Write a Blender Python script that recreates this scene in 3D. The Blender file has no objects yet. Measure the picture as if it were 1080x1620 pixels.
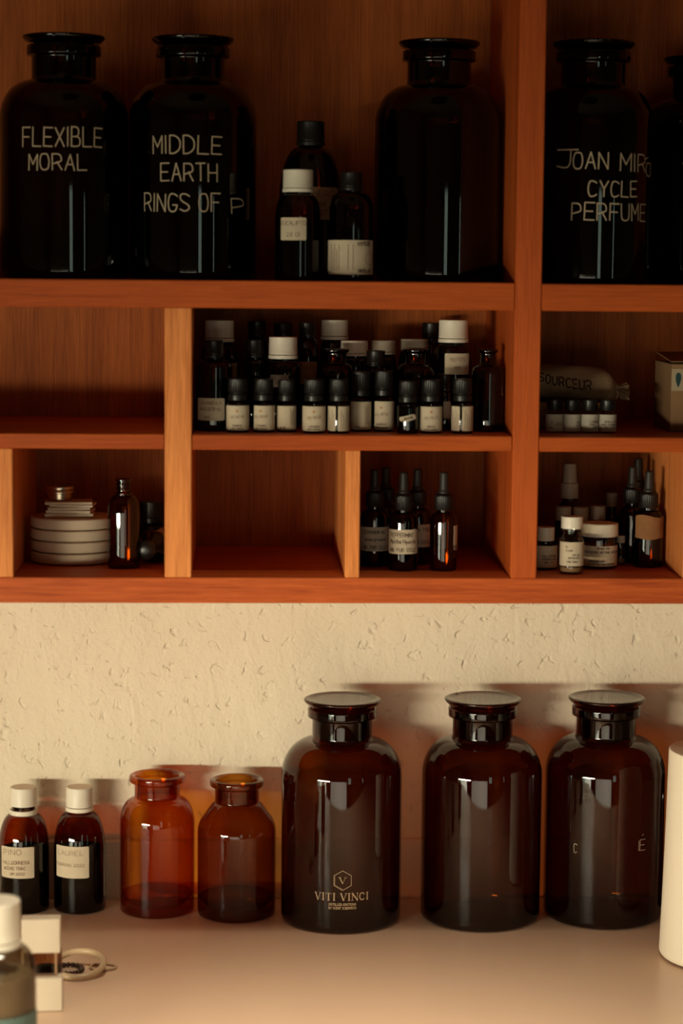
import bpy, math, random
from mathutils import Vector, Matrix
random.seed(7)
SC = bpy.context.scene
COL = SC.collection
PI = math.pi

# ------------------------------------------------------------------ camera
F_PX = 3523.3; YAW = 0.0471165; PITCH = 0.108746; ROLL = 0.00866568
cam_d = bpy.data.cameras.new('camera'); cam = bpy.data.objects.new('camera', cam_d); COL.objects.link(cam)
cy, sy, cp, sp = math.cos(YAW), math.sin(YAW), math.cos(PITCH), math.sin(PITCH)
Fw = Vector((sy*cp, cy*cp, -sp)); Rt = Vector((cy, -sy, 0)); Up = Rt.cross(Fw)
R2 = math.cos(ROLL)*Rt + math.sin(ROLL)*Up; U2 = -math.sin(ROLL)*Rt + math.cos(ROLL)*Up
M = Matrix((R2, U2, -Fw)).transposed().to_4x4(); M.translation = Vector((0, -1.76, 0))
cam.matrix_world = M
cam_d.sensor_fit = 'VERTICAL'; cam_d.sensor_height = 36; cam_d.sensor_width = 24
cam_d.lens = F_PX/1620*36
cam_d.clip_start = 0.05; cam_d.clip_end = 50
cam_d.dof.use_dof = True; cam_d.dof.focus_distance = 1.90; cam_d.dof.aperture_fstop = 3.6
SC.camera = cam

# ------------------------------------------------------------------ world, window light, added fill lights, exposure
w = bpy.data.worlds.new('world'); SC.world = w; w.use_nodes = True
w.node_tree.nodes['Background'].inputs[0].default_value = (0.80, 0.95, 0.78, 1)
w.node_tree.nodes['Background'].inputs[1].default_value = 2.2
def area(name, loc, target, sx, sz, power, color, spread):
    l = bpy.data.lights.new(name, 'AREA'); l.shape = 'RECTANGLE'; l.size = sx; l.size_y = sz
    l.energy = power; l.color = color; l.spread = math.radians(spread)
    o = bpy.data.objects.new(name, l); COL.objects.link(o); o.location = loc
    o.rotation_euler = (Vector(target)-Vector(loc)).to_track_quat('-Z', 'Y').to_euler()
    return o
LC = (1.0, 0.89, 0.66)
area('evening_sun_through_door', (-1.56, -1.95, -0.40), (-0.05, 0.2, -0.76), 1.25, 0.10, 5.3, LC, 42)
area('glass_door_glow', (-1.57, -1.95, -0.92), (0.0, 0.2, -0.75), 0.60, 1.00, 8.0, LC, 150)
area('front_fill_light', (-0.45, -3.38, -0.90), (-0.05, 0.2, -0.45), 1.9, 1.0, 3.6, LC, 90)  # added soft fill from the front, no known source behind it
area('worktop_fill_light', (0.10, -0.62, 0.99), (0.08, -0.36, -0.57), 0.30, 0.30, 1.75, LC, 34)  # added overhead fill that brightens the worktop
SC.view_settings.view_transform = 'Standard'; SC.view_settings.look = 'None'
SC.view_settings.gamma = 1; SC.view_settings.use_curve_mapping = False
SC.view_settings.exposure = 0.0
SC.cycles.max_bounces = 24; SC.cycles.transparent_max_bounces = 48; SC.cycles.glossy_bounces = 6
SC.cycles.use_denoising = True
SC.cycles.sample_clamp_indirect = 4.0

# ------------------------------------------------------------------ materials
MAT = {}
def newmat(n):
    m = bpy.data.materials.new(n); m.use_nodes = True; MAT[n] = m
    return m, m.node_tree, m.node_tree.nodes['Principled BSDF']
def N(t, typ, **kw):
    n = t.nodes.new(typ)
    for k, v in kw.items():
        if k.startswith('i_'):
            key = k[2:]
            n.inputs[int(key) if key.isdigit() else key.replace('_', ' ')].default_value = v
        else: setattr(n, k, v)
    return n
def plain(n, col, rough=.5, spec=.5, metal=0, vary=0.06, scale=60, bump=0.0, bscale=200, sss=0):
    m, t, b = newmat(n)
    tc = N(t, 'ShaderNodeTexCoord'); nz = N(t, 'ShaderNodeTexNoise', i_Scale=scale, i_Detail=3.0)
    t.links.new(tc.outputs['Object'], nz.inputs['Vector'])
    mx = N(t, 'ShaderNodeMix', data_type='RGBA', blend_type='MIX')
    mx.inputs[6].default_value = (*[c*(1-vary) for c in col], 1); mx.inputs[7].default_value = (*[min(1, c*(1+vary)) for c in col], 1)
    t.links.new(nz.outputs['Fac'], mx.inputs[0]); t.links.new(mx.outputs[2], b.inputs['Base Color'])
    b.inputs['Roughness'].default_value = rough; b.inputs['Metallic'].default_value = metal
    b.inputs['Specular IOR Level'].default_value = spec
    if bump:
        n2 = N(t, 'ShaderNodeTexNoise', i_Scale=bscale, i_Detail=4.0); t.links.new(tc.outputs['Object'], n2.inputs['Vector'])
        bp = N(t, 'ShaderNodeBump', i_Strength=bump, i_Distance=.001)
        t.links.new(n2.outputs['Fac'], bp.inputs['Height']); t.links.new(bp.outputs[0], b.inputs['Normal'])
    return m
def wood(n, axis, base=(.50, .125, .030), dark=(.27, .055, .012), fine=1.0, rough=.42, knots=(), shift=0.0):
    m, t, b = newmat(n)
    tc = N(t, 'ShaderNodeTexCoord')
    def stretched(scale, s_along, s_across, detail, rough_):
        mp = N(t, 'ShaderNodeMapping')
        sc = [s_across]*3; sc['xyz'.index(axis)] = s_along
        mp.inputs['Scale'].default_value = sc; mp.inputs['Location'].default_value = (shift, shift*.7, shift*.3)
        t.links.new(tc.outputs['Object'], mp.inputs['Vector'])
        nz = N(t, 'ShaderNodeTexNoise', i_Scale=scale, i_Detail=detail, i_Roughness=rough_)
        nz.inputs['Distortion'].default_value = .6
        t.links.new(mp.outputs[0], nz.inputs['Vector']); return nz
    a = stretched(1.0, 3.0, 55.0, 5.0, .6)       # broad growth bands
    c = stretched(1.0, 22.0, 620.0*fine, 4.0, .7)   # fibres and pores
    d = stretched(1.0, 2.0, 9.0, 2.0, .5)
    ad = N(t, 'ShaderNodeMath', operation='MULTIPLY_ADD', i_1=.45); t.links.new(a.outputs['Fac'], ad.inputs[0])
    m2 = N(t, 'ShaderNodeMath', operation='MULTIPLY', i_1=.62); t.links.new(c.outputs['Fac'], m2.inputs[0]); t.links.new(m2.outputs[0], ad.inputs[2])
    ad3 = N(t, 'ShaderNodeMath', operation='MULTIPLY_ADD', i_1=.25); t.links.new(d.outputs['Fac'], ad3.inputs[0]); t.links.new(ad.outputs[0], ad3.inputs[2])
    rp = N(t, 'ShaderNodeValToRGB'); t.links.new(ad3.outputs[0], rp.inputs[0])
    e = rp.color_ramp.elements; e[0].position = .50; e[0].color = (*dark, 1); e[1].position = .78; e[1].color = (*base, 1)
    out = rp.outputs[0]
    for (kx, ky, kz, kr) in knots:
        vd = N(t, 'ShaderNodeVectorMath', operation='DISTANCE'); t.links.new(tc.outputs['Object'], vd.inputs[0]); vd.inputs[1].default_value = (kx, ky, kz)
        mr = N(t, 'ShaderNodeMapRange', i_From_Min=kr*.25, i_From_Max=kr); t.links.new(vd.outputs['Value'], mr.inputs['Value'])
        kx_ = N(t, 'ShaderNodeMix', data_type='RGBA'); kx_.inputs[6].default_value = (.07, .012, .004, 1)
        t.links.new(mr.outputs[0], kx_.inputs[0]); t.links.new(out, kx_.inputs[7]); out = kx_.outputs[2]
    t.links.new(out, b.inputs['Base Color'])
    b.inputs['Roughness'].default_value = rough+.1; b.inputs['Specular IOR Level'].default_value = .18
    bp = N(t, 'ShaderNodeBump', i_Strength=.25, i_Distance=.0006)
    t.links.new(c.outputs['Fac'], bp.inputs['Height']); t.links.new(bp.outputs[0], b.inputs['Normal'])
    return m
def glass(n, T, rough=.03, k=1.0, spec=1.0):
    """thin tinted glass wall: straight-through tint grows with the slant path, Schlick mirror on top"""
    m, t, b = newmat(n); t.nodes.remove(b)
    out = t.nodes['Material Output']
    lw = N(t, 'ShaderNodeLayerWeight', i_Blend=.5)
    cosn = N(t, 'ShaderNodeMath', operation='SUBTRACT', i_0=1.0); t.links.new(lw.outputs['Facing'], cosn.inputs[1])
    dn = N(t, 'ShaderNodeMath', operation='ADD', i_1=.35); t.links.new(cosn.outputs[0], dn.inputs[0])
    ex = N(t, 'ShaderNodeMath', operation='DIVIDE', i_0=1.35*k); t.links.new(dn.outputs[0], ex.inputs[1])
    cb = N(t, 'ShaderNodeCombineColor')
    tc = N(t, 'ShaderNodeTexCoord'); nz = N(t, 'ShaderNodeTexNoise', i_Scale=35.0, i_Detail=2.0); t.links.new(tc.outputs['Object'], nz.inputs['Vector'])
    va = N(t, 'ShaderNodeMapRange', i_To_Min=.85, i_To_Max=1.15); t.links.new(nz.outputs['Fac'], va.inputs['Value'])
    ex2 = N(t, 'ShaderNodeMath', operation='MULTIPLY'); t.links.new(ex.outputs[0], ex2.inputs[0]); t.links.new(va.outputs[0], ex2.inputs[1])
    for i in range(3):
        pw = N(t, 'ShaderNodeMath', operation='POWER', i_0=T[i]); t.links.new(ex2.outputs[0], pw.inputs[1]); t.links.new(pw.outputs[0], cb.inputs[i])
    tr = N(t, 'ShaderNodeBsdfTransparent'); t.links.new(cb.outputs[0], tr.inputs[0])
    gl = N(t, 'ShaderNodeBsdfAnisotropic'); gl.inputs['Roughness'].default_value = rough; gl.inputs['Color'].default_value = (1, 1, 1, 1)
    p5 = N(t, 'ShaderNodeMath', operation='POWER', i_1=5.0); t.links.new(lw.outputs['Facing'], p5.inputs[0])
    fr = N(t, 'ShaderNodeMath', operation='MULTIPLY_ADD', i_1=.9*spec, i_2=.045*spec); t.links.new(p5.outputs[0], fr.inputs[0])
    mx = N(t, 'ShaderNodeMixShader'); t.links.new(fr.outputs[0], mx.inputs[0]); t.links.new(tr.outputs[0], mx.inputs[1]); t.links.new(gl.outputs[0], mx.inputs[2])
    t.links.new(mx.outputs[0], out.inputs[0])
    return m

wood('wood_vertical', 'z', base=(.54, .105, .018), dark=(.33, .054, .009)); wood('wood_horizontal', 'x', base=(.50, .095, .013), dark=(.30, .048, .007), shift=3.1); wood('wood_divider', 'z', base=(.84, .30, .085), dark=(.50, .14, .032), shift=.8)
wood('wood_bottom', 'x', base=(.60, .125, .024), dark=(.32, .050, .010), shift=5.3,
     knots=((-.138, 0.0, -.2605, .007), (.2035, 0.0, -.2475, .008)))
wood('wood_panel', 'z', base=(.44, .115, .022), dark=(.20, .045, .009), fine=1.6, rough=.5, shift=1.7)
wood('floor_wood', 'y', base=(.42, .27, .15), dark=(.28, .17, .09), fine=.3, rough=.35)
plain('white_plastic', (.74, .68, .56), .42, .4, bump=.15, bscale=900)
plain('grey_plastic', (.42, .36, .28), .5, .4)
plain('black_plastic', (.009, .007, .006), .34, .38)
plain('rubber', (.020, .017, .015), .5, .4)
plain('label_paper', (.56, .46, .33), .75, .2, vary=.10, scale=120)
plain('label_grey', (.50, .45, .36), .75, .2, vary=.08)
plain('kraft_paper', (.24, .11, .045), .85, .15, vary=.25, scale=90, bump=.5)
plain('kraft_label', (.30, .15, .08), .85, .15, vary=.15, scale=90)
plain('ink', (.05, .018, .012), .7, .2); plain('sample_liquid', (.50, .41, .30), .4); plain('ink_faint', (.17, .075, .04), .7, .2)
plain('orange_mark', (.45, .17, .03), .7, .2)
plain('marker_white', (.42, .32, .22), .6, .2, vary=.2, scale=300)
plain('print_gold', (.46, .30, .17), .5, .3)
plain('counter_laminate', (.68, .465, .325), .33, .45, vary=.03, scale=12)
plain('ceramic', (.62, .50, .36), .6, .3, vary=.08, scale=40)
plain('tin_metal', (.55, .45, .34), .28, .5, metal=1.0)
plain('card_white', (.60, .50, .38), .7, .25)
plain('paper_roll', (.82, .73, .58), .85, .15, vary=.04, scale=20, bump=.3, bscale=120)
plain('core_card', (.33, .19, .10), .85, .15)
plain('linen', (.32, .215, .125), .95, .1, vary=.22, scale=260, bump=.9, bscale=700)
plain('cardboard', (.24, .135, .065), .85, .15, vary=.12, scale=50)
plain('carton_band', (.36, .28, .18), .75, .2)
plain('teal_ink', (.02, .05, .055), .7, .2)
plain('teal_label', (.10, .16, .14), .6, .3)
plain('bead_dark', (.05, .02, .012), .3, .5)
plain('horn_ring', (.52, .36, .21), .35, .5)
plain('cabinet_paint', (.55, .48, .38), .5, .3)
plain('curtain_cloth', (.10, .07, .045), .95, .1)
plain('blind_cloth', (.20, .14, .09), .9, .1)
plain('room_paint', (.30, .22, .15), .9, .1)
plain('frame_paint', (.35, .27, .18), .5, .3)
plain('residue', (.30, .20, .12), .9, .1)
glass('amber_bright', (.74, .42, .10)); glass('amber_brown', (.62, .385, .14))
glass('dark_amber', (.43, .20, .06)); glass('black_glass', (.16, .05, .02)); glass('bottle_amber', (.50, .17, .035)); glass('bottle_dark', (.26, .075, .02))
glass('clear_glass', (.90, .86, .78)); glass('grey_glass', (.55, .50, .42), rough=.12); glass('window_glass', (.94, .97, .95))
glass('liquid_dark', (.10, .03, .01), k=1.0, spec=.0)

m, t, b = newmat('plaster')
tc = N(t, 'ShaderNodeTexCoord')
def nz_(sc, det, rg=.5, dist=0.0, stretch=None):
    n = N(t, 'ShaderNodeTexNoise', i_Scale=sc, i_Detail=det, i_Roughness=rg, i_Distortion=dist)
    if stretch:
        mp = N(t, 'ShaderNodeMapping'); mp.inputs['Scale'].default_value = stretch; mp.inputs['Rotation'].default_value = (0, .6, 0)
        t.links.new(tc.outputs['Object'], mp.inputs['Vector']); t.links.new(mp.outputs[0], n.inputs['Vector'])
    else: t.links.new(tc.outputs['Object'], n.inputs['Vector'])
    return n
big = nz_(9, 3); mid = nz_(60, 4, .6, .8, (1, 1, .5)); fin = nz_(330, 3, .6)
pit = N(t, 'ShaderNodeTexNoise', i_Scale=110.0, i_Detail=2.0, i_Distortion=.5); t.links.new(tc.outputs['Object'], pit.inputs['Vector'])
pr = N(t, 'ShaderNodeMapRange', i_From_Min=.62, i_From_Max=.78, i_To_Min=0.0, i_To_Max=-.8); t.links.new(pit.outputs['Fac'], pr.inputs['Value'])
s1 = N(t, 'ShaderNodeMath', operation='MULTIPLY_ADD', i_1=.9); t.links.new(mid.outputs['Fac'], s1.inputs[0]); t.links.new(pr.outputs[0], s1.inputs[2])
s2 = N(t, 'ShaderNodeMath', operation='MULTIPLY_ADD', i_1=.45); t.links.new(fin.outputs['Fac'], s2.inputs[0]); t.links.new(s1.outputs[0], s2.inputs[2])
s3 = N(t, 'ShaderNodeMath', operation='MULTIPLY_ADD', i_1=4.0); t.links.new(big.outputs['Fac'], s3.inputs[0]); t.links.new(s2.outputs[0], s3.inputs[2])
bp = N(t, 'ShaderNodeBump', i_Strength=1.0, i_Distance=.0016); t.links.new(s3.outputs[0], bp.inputs['Height']); t.links.new(bp.outputs[0], b.inputs['Normal'])
mx = N(t, 'ShaderNodeMix', data_type='RGBA'); mx.inputs[6].default_value = (.77, .66, .50, 1); mx.inputs[7].default_value = (.84, .74, .58, 1)
t.links.new(big.outputs['Fac'], mx.inputs[0]); t.links.new(mx.outputs[2], b.inputs['Base Color']); b.inputs['Roughness'].default_value = .9; b.inputs['Specular IOR Level'].default_value = .15

# ------------------------------------------------------------------ mesh helpers
class MB:
    def __init__(s): s.v = []; s.f = []
    def add(s, vs, fs):
        k = len(s.v); s.v += [tuple(p) for p in vs]; s.f += [tuple(i+k for i in f) for f in fs]; return s
    def box(s, x0, x1, y0, y1, z0, z1, bev=0.0):
        if bev <= 0:
            return s.add([(x, y, z) for x in (x0, x1) for y in (y0, y1) for z in (z0, z1)],
                         [(0, 1, 3, 2), (4, 6, 7, 5), (0, 4, 5, 1), (2, 3, 7, 6), (0, 2, 6, 4), (1, 5, 7, 3)])
        b = bev; xs, ys, zs = (x0, x1), (y0, y1), (z0, z1); vs = []; ix = {}
        for i in (0, 1):
            for j in (0, 1):
                for k in (0, 1):
                    sx, sy_, sz = (1, -1)[i], (1, -1)[j], (1, -1)[k]
                    X, Y, Z = xs[i], ys[j], zs[k]
                    for a, p in enumerate(((X, Y+sy_*b, Z+sz*b), (X+sx*b, Y, Z+sz*b), (X+sx*b, Y+sy_*b, Z))):
                        ix[i, j, k, a] = len(vs); vs.append(p)
        fs = []
        for i in (0, 1):
            q = [ix[i, 0, 0, 0], ix[i, 1, 0, 0], ix[i, 1, 1, 0], ix[i, 0, 1, 0]]; fs.append(q[::-1] if i == 0 else q)
        for j in (0, 1):
            q = [ix[0, j, 0, 1], ix[1, j, 0, 1], ix[1, j, 1, 1], ix[0, j, 1, 1]]; fs.append(q if j == 0 else q[::-1])
        for k in (0, 1):
            q = [ix[0, 0, k, 2], ix[1, 0, k, 2], ix[1, 1, k, 2], ix[0, 1, k, 2]]; fs.append(q[::-1] if k == 0 else q)
        for j in (0, 1):
            for k in (0, 1): fs.append((ix[0, j, k, 1], ix[1, j, k, 1], ix[1, j, k, 2], ix[0, j, k, 2]))
        for i in (0, 1):
            for k in (0, 1): fs.append((ix[i, 0, k, 0], ix[i, 1, k, 0], ix[i, 1, k, 2], ix[i, 0, k, 2]))
        for i in (0, 1):
            for j in (0, 1): fs.append((ix[i, j, 0, 0], ix[i, j, 1, 0], ix[i, j, 1, 1], ix[i, j, 0, 1]))
        for i in (0, 1):
            for j in (0, 1):
                for k in (0, 1): fs.append((ix[i, j, k, 0], ix[i, j, k, 1], ix[i, j, k, 2]))
        return s.add(vs, fs)
    def lathe(s, prof, segs=48, ribs=None, c=(0, 0, 0)):
        """prof: (r, z) from below to above; ribs=(depth, z0, z1)"""
        vs = []; rings = []
        for (r, z) in prof:
            if r < 1e-6: rings.append([len(vs)]); vs.append((c[0], c[1], c[2]+z)); continue
            ring = []
            for i in range(segs):
                a = 2*PI*i/segs; rr = r
                if ribs and ribs[1] <= z <= ribs[2] and i % 2: rr = r-ribs[0]
                ring.append(len(vs)); vs.append((c[0]+rr*math.sin(a), c[1]-rr*math.cos(a), c[2]+z))
            rings.append(ring)
        fs = []
        for A, B in zip(rings, rings[1:]):
            for i in range(segs):
                j = (i+1) % segs
                if len(A) == 1 and len(B) == 1: break
                if len(A) == 1: fs.append((A[0], B[j], B[i]))
                elif len(B) == 1: fs.append((A[i], A[j], B[0]))
                else: fs.append((A[i], A[j], B[j], B[i]))
        return s.add(vs, fs)
    def tube(s, pts, r, segs=10, closed=False, flat=1.0):
        pts = [Vector(p) for p in pts]; n = len(pts); vs = []; fs = []
        for i, p in enumerate(pts):
            a = pts[(i-1) % n] if closed or i else pts[0]; b_ = pts[(i+1) % n] if closed or i < n-1 else pts[-1]
            d = (b_-a).normalized(); u = d.cross(Vector((0, 0, 1)))
            u = u.normalized() if u.length > 1e-4 else Vector((1, 0, 0)); v_ = u.cross(d)
            rr = r[i] if isinstance(r, (list, tuple)) else r
            for k in range(segs):
                q = 2*PI*k/segs; vs.append(p+u*rr*math.cos(q)+v_*rr*flat*math.sin(q))
        for i in range(n if closed else n-1):
            for k in range(segs):
                k2 = (k+1) % segs; i2 = (i+1) % n
                fs.append((i*segs+k, i*segs+k2, i2*segs+k2, i2*segs+k))
        if not closed: fs += [tuple(range(segs))[::-1], tuple((n-1)*segs+k for k in range(segs))]
        return s.add(vs, fs)
    def patch(s, r, a0, a1, z0, z1, corner=.0006, th=.00018, n=18, wav=0.0):
        """paper wrapped on a cylinder of radius r, angle 0 faces -Y"""
        vs = []
        for i in range(n+1):
            q = i/n; a = a0+(a1-a0)*q; arc = r*(a-a0); arc2 = r*(a1-a); d = min(arc, arc2)
            ins = corner-math.sqrt(max(0, corner**2-(corner-d)**2)) if d < corner else 0
            j0 = wav*math.sin(9*q+1)*.5; j1 = wav*math.sin(7*q)
            for rr in (r+.00003, r+.00003+th):
                for z in (z0+ins+j0, z1-ins+j1): vs.append((rr*math.sin(a), -rr*math.cos(a), z))
        fs = []
        for i in range(n):
            k = 4*i
            fs += [(k+2, k+6, k+7, k+3), (k, k+1, k+5, k+4), (k+1, k+3, k+7, k+5), (k, k+4, k+6, k+2)]
        fs += [(0, 2, 3, 1), (4*n, 4*n+1, 4*n+3, 4*n+2)]
        return s.add(vs, fs)

def link(name, mb, mat, parent=None, sharp=35, loc=None, recalc=True):
    me = bpy.data.meshes.new(name); me.from_pydata(mb.v, [], mb.f); me.validate()
    if recalc:
        import bmesh
        bm = bmesh.new(); bm.from_mesh(me); bmesh.ops.recalc_face_normals(bm, faces=bm.faces); bm.to_mesh(me); bm.free()
    me.materials.append(MAT[mat])
    me.shade_smooth(); me.set_sharp_from_angle(angle=math.radians(sharp))
    o = bpy.data.objects.new(name, me); COL.objects.link(o)
    if parent: o.parent = parent
    if loc: o.location = loc
    return o
def thing(name, label, cat, loc=(0, 0, 0), rz=0, group=None):
    o = bpy.data.objects.new(name, None); COL.objects.link(o); o.empty_display_size = .02
    o.location = loc; o.rotation_euler = (0, 0, rz); o['label'] = label; o['category'] = cat
    if group: o['group'] = group
    return o
def tag(o, label, cat, group=None):
    o['label'] = label; o['category'] = cat
    if group: o['group'] = group
    return o
def struct(name, mb, mat, parent=None):
    o = link(name, mb, mat, parent)
    if not parent: o['kind'] = 'structure'
    return o
def fil(pts, n=5):
    """polyline (r, z[, radius]) with rounded corners"""
    out = []
    for i, p in enumerate(pts):
        if len(p) < 3 or i in (0, len(pts)-1): out.append((p[0], p[1])); continue
        P = Vector((p[0], p[1])); A = Vector(pts[i-1][:2]); B = Vector(pts[i+1][:2])
        da = (A-P); db = (B-P); la, lb = da.length, db.length
        t = min(p[2], la*.49, lb*.49); a = P+da/la*t; b_ = P+db/lb*t
        for k in range(n+1):
            q = k/n; c = a*(1-q)**2+P*2*q*(1-q)+b_*q*q; out.append((c.x, c.y))
    return out
def ell(r0, z0, r1, z1, n=10):
    """quarter ellipse shoulder from wide (r0,z0) up to narrow (r1,z1)"""
    return [(r1+(r0-r1)*math.cos(PI/2*k/n), z0+(z1-z0)*math.sin(PI/2*k/n)) for k in range(n+1)]

# ------------------------------------------------------------------ stroke lettering
GL = {'A': "00 38 60;13 53", 'B': "00 08;~08 48 56 44 04;~04 54 62 50 00", 'C': "~67 48 18 05 03 10 40 61", 'D': "00 08;~08 38 66 62 30 00",
 'E': "68 08 00 60;04 54", 'F': "68 08 00;04 54", 'G': "~67 48 18 05 03 10 50 63;63 33", 'H': "00 08;60 68;04 64", 'I': "30 38", 'J': "08 68;~48 42 30 01",
 'K': "00 08;68 03;25 60", 'L': "08 00 60", 'M': "00 08 33 68 60", 'N': "00 08 60 68", 'O': "~38 18 05 03 10 50 63 65 58 38", 'P': "00 08;~08 58 65 54 03",
 'Q': "~38 18 05 03 10 50 63 65 58 38;42 70", 'R': "00 08;~08 58 65 54 03;34 60", 'S': "~67 48 08 05 63 61 30 01", 'T': "08 68;38 30", 'U': "~08 02 10 50 62 68",
 'V': "08 30 68", 'W': "08 20 36 40 68", 'X': "00 68;08 60", 'Y': "08 34 68;34 30", 'Z': "08 68 00 60", '0': "~38 18 05 03 10 50 63 65 58 38", '1': "27 38 30",
 '2': "~07 38 66 43 00;00 60", '3': "~07 58 55 34 54 61 00", '4': "48 03 63;48 40", '5': "68 08 05;~05 55 62 30 01", '6': "~67 04 10 50 63 44 03", '7': "08 68 20",
 '8': "~34 07 38 67 34 01 30 61 34", '9': "~60 65 48 15 24 65", '.': "30 31", '-': "14 54", "'": "37 58", '+': "04 64;31 37",
 'a': "~55 15 02 30 55;55 50", 'c': "~54 25 02 20 51", 'e': "~03 53 35 02 20 51", 'g': "~55 15 02 30 55;~55 5< 0<", 'h': "08 00;~03 35 53 50", 'i': "25 20", 'k': "08 00;45 02 40",
 'l': "28 20", 'm': "05 00;~03 25 33 30;~33 55 63 60", 'n': "05 00;~03 35 53 50", 'o': "~35 05 00 50 55 35", 'p': "05 0<;~04 45 52 20 00", 'r': "05 00;~03 35 44", 's': "~54 25 13 42 20 01",
 't': "38 30;15 55", 'u': "~05 01 20 50;55 50", 'v': "05 30 55", 'y': "05 30;55 1<", 'd': "~54 15 02 30 53;58 50", 'b': "08 00;~03 35 52 20 00"}
def chaikin(p, k=2):
    for _ in range(k):
        q = [p[0]]
        for a, b_ in zip(p, p[1:]):
            q += [(a[0]*.75+b_[0]*.25, a[1]*.75+b_[1]*.25), (a[0]*.25+b_[0]*.75, a[1]*.25+b_[1]*.75)]
        p = q+[p[-1]]
    return p
def strokes(txt, h, sx=.72, gap=.32, jit=.0, rnd=None):
    """list of polylines in (s, z), centred in s, baseline 0"""
    rnd = rnd or random; out = []; x = 0
    for ch in txt:
        if ch == ' ': x += h*sx*.75; continue
        if ch == '\u00c9': parts = GL['E'].split(';')+["29 5;"[:2]+" 5;"]; parts = GL['E'].split(';')
        g = GL.get(ch, GL.get(ch.upper(), GL['O']))
        wd = h*sx*(.12 if ch in "I1.'il" else (.75 if ch.islower() else 1))
        off = (-.5*h*sx+wd*.5) if ch in "I1.'il" else 0
        ang = rnd.uniform(-jit, jit); dz = rnd.uniform(-jit, jit)*h*.5; sc = 1+rnd.uniform(-jit, jit)*.6
        for st in g.split(';'):
            sm = st[0] == '~'; st = st.lstrip('~')
            pts = []
            for c in st.split():
                gx = int(c[0])/6; gz = (-3 if c[1] == '<' else int(c[1]))/8
                if ch.islower() and ch not in "il": gx *= .75
                X = gx*h*sx*sc; Z = gz*h*sc+dz
                pts.append((X*math.cos(ang)-Z*math.sin(ang), X*math.sin(ang)+Z*math.cos(ang)))
            if sm: pts = chaikin(pts)
            out.append([(x+off+a, b_) for a, b_ in pts])
        x += wd+h*gap*sx
    w_ = x-h*gap*sx
    return [[(a-w_/2, b_) for a, b_ in p] for p in out]
def write(mb, lines, r=None, a=0.0, lw=.0005, y=0.0, slant=0.0):
    """lines: (text, s, z, h[, sx, gap, jit]); r cylinder radius or None for plane at y"""
    for L in lines:
        if L[0] == 'FIT':
            _, txt, sa, sb, z0, h = L[:6]; jit = L[6] if len(L) > 6 else .04
            ps = strokes(txt, h, .62, .34, jit); a_ = min(q[0] for p in ps for q in p); b_ = max(q[0] for p in ps for q in p)
            k = (sb-sa)/(b_-a_)
            for pl in ps: ribbon(mb, [(sa+(q[0]-a_)*k, z0+q[1]+slant*q[0]) for q in pl], r, a, lw, y)
            continue
        txt, s0, z0, h = L[:4]; sx, gap, jit = (list(L[4:])+[.72, .32, .0][len(L)-4:])
        for pl in strokes(txt, h, sx, gap, jit):
            pl = [(p[0], p[1]+slant*p[0]) for p in pl]
            ribbon(mb, [(s0+p[0], z0+p[1]) for p in pl], r, a, lw, y)
def ribbon(mb, pl, r, a, lw, y=0.0):
    def mp(s, z, lift):
        if r: q = a+s/r; return ((r+lift)*math.sin(q), -(r+lift)*math.cos(q), z)
        return (s, y-lift, z)
    for (p, q) in zip(pl, pl[1:]):
        dx, dz = q[0]-p[0], q[1]-p[1]; L = math.hypot(dx, dz)
        if L < 1e-7: continue
        ux, uz = dx/L, dz/L; e = lw*.35; nx, nz = -uz*lw/2, ux*lw/2
        p2 = (p[0]-ux*e, p[1]-uz*e); q2 = (q[0]+ux*e, q[1]+uz*e)
        n = max(1, int(abs(q2[0]-p2[0])/.003)) if r else 1
        for k in range(n):
            u, v_ = k/n, (k+1)/n
            A = (p2[0]+(q2[0]-p2[0])*u, p2[1]+(q2[1]-p2[1])*u); B = (p2[0]+(q2[0]-p2[0])*v_, p2[1]+(q2[1]-p2[1])*v_)
            l = .00012
            mb.add([mp(A[0]-nx, A[1]-nz, l), mp(B[0]-nx, B[1]-nz, l), mp(B[0]+nx, B[1]+nz, l), mp(A[0]+nx, A[1]+nz, l)], [(0, 1, 2, 3)])
def lettering(parent, lines, mat, r=None, a=0.0, lw=.0004, y=0.0, slant=0.0, name='lettering'):
    mb = MB(); write(mb, lines, r, a, lw, y, slant)
    return link(name, mb, mat, parent, recalc=False)
def label(parent, r, a0, a1, z0, z1, mat='label_paper', lines=(), ink='ink', lw=.0003, corner=.0006, wav=0.0, slant=0.0):
    lb = link('label', MB().patch(r, a0, a1, z0, z1, corner, wav=wav), mat, parent)
    if lines: lettering(lb, lines, ink, r+.00024, (a0+a1)/2, lw, slant=slant)
    return lb

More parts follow.
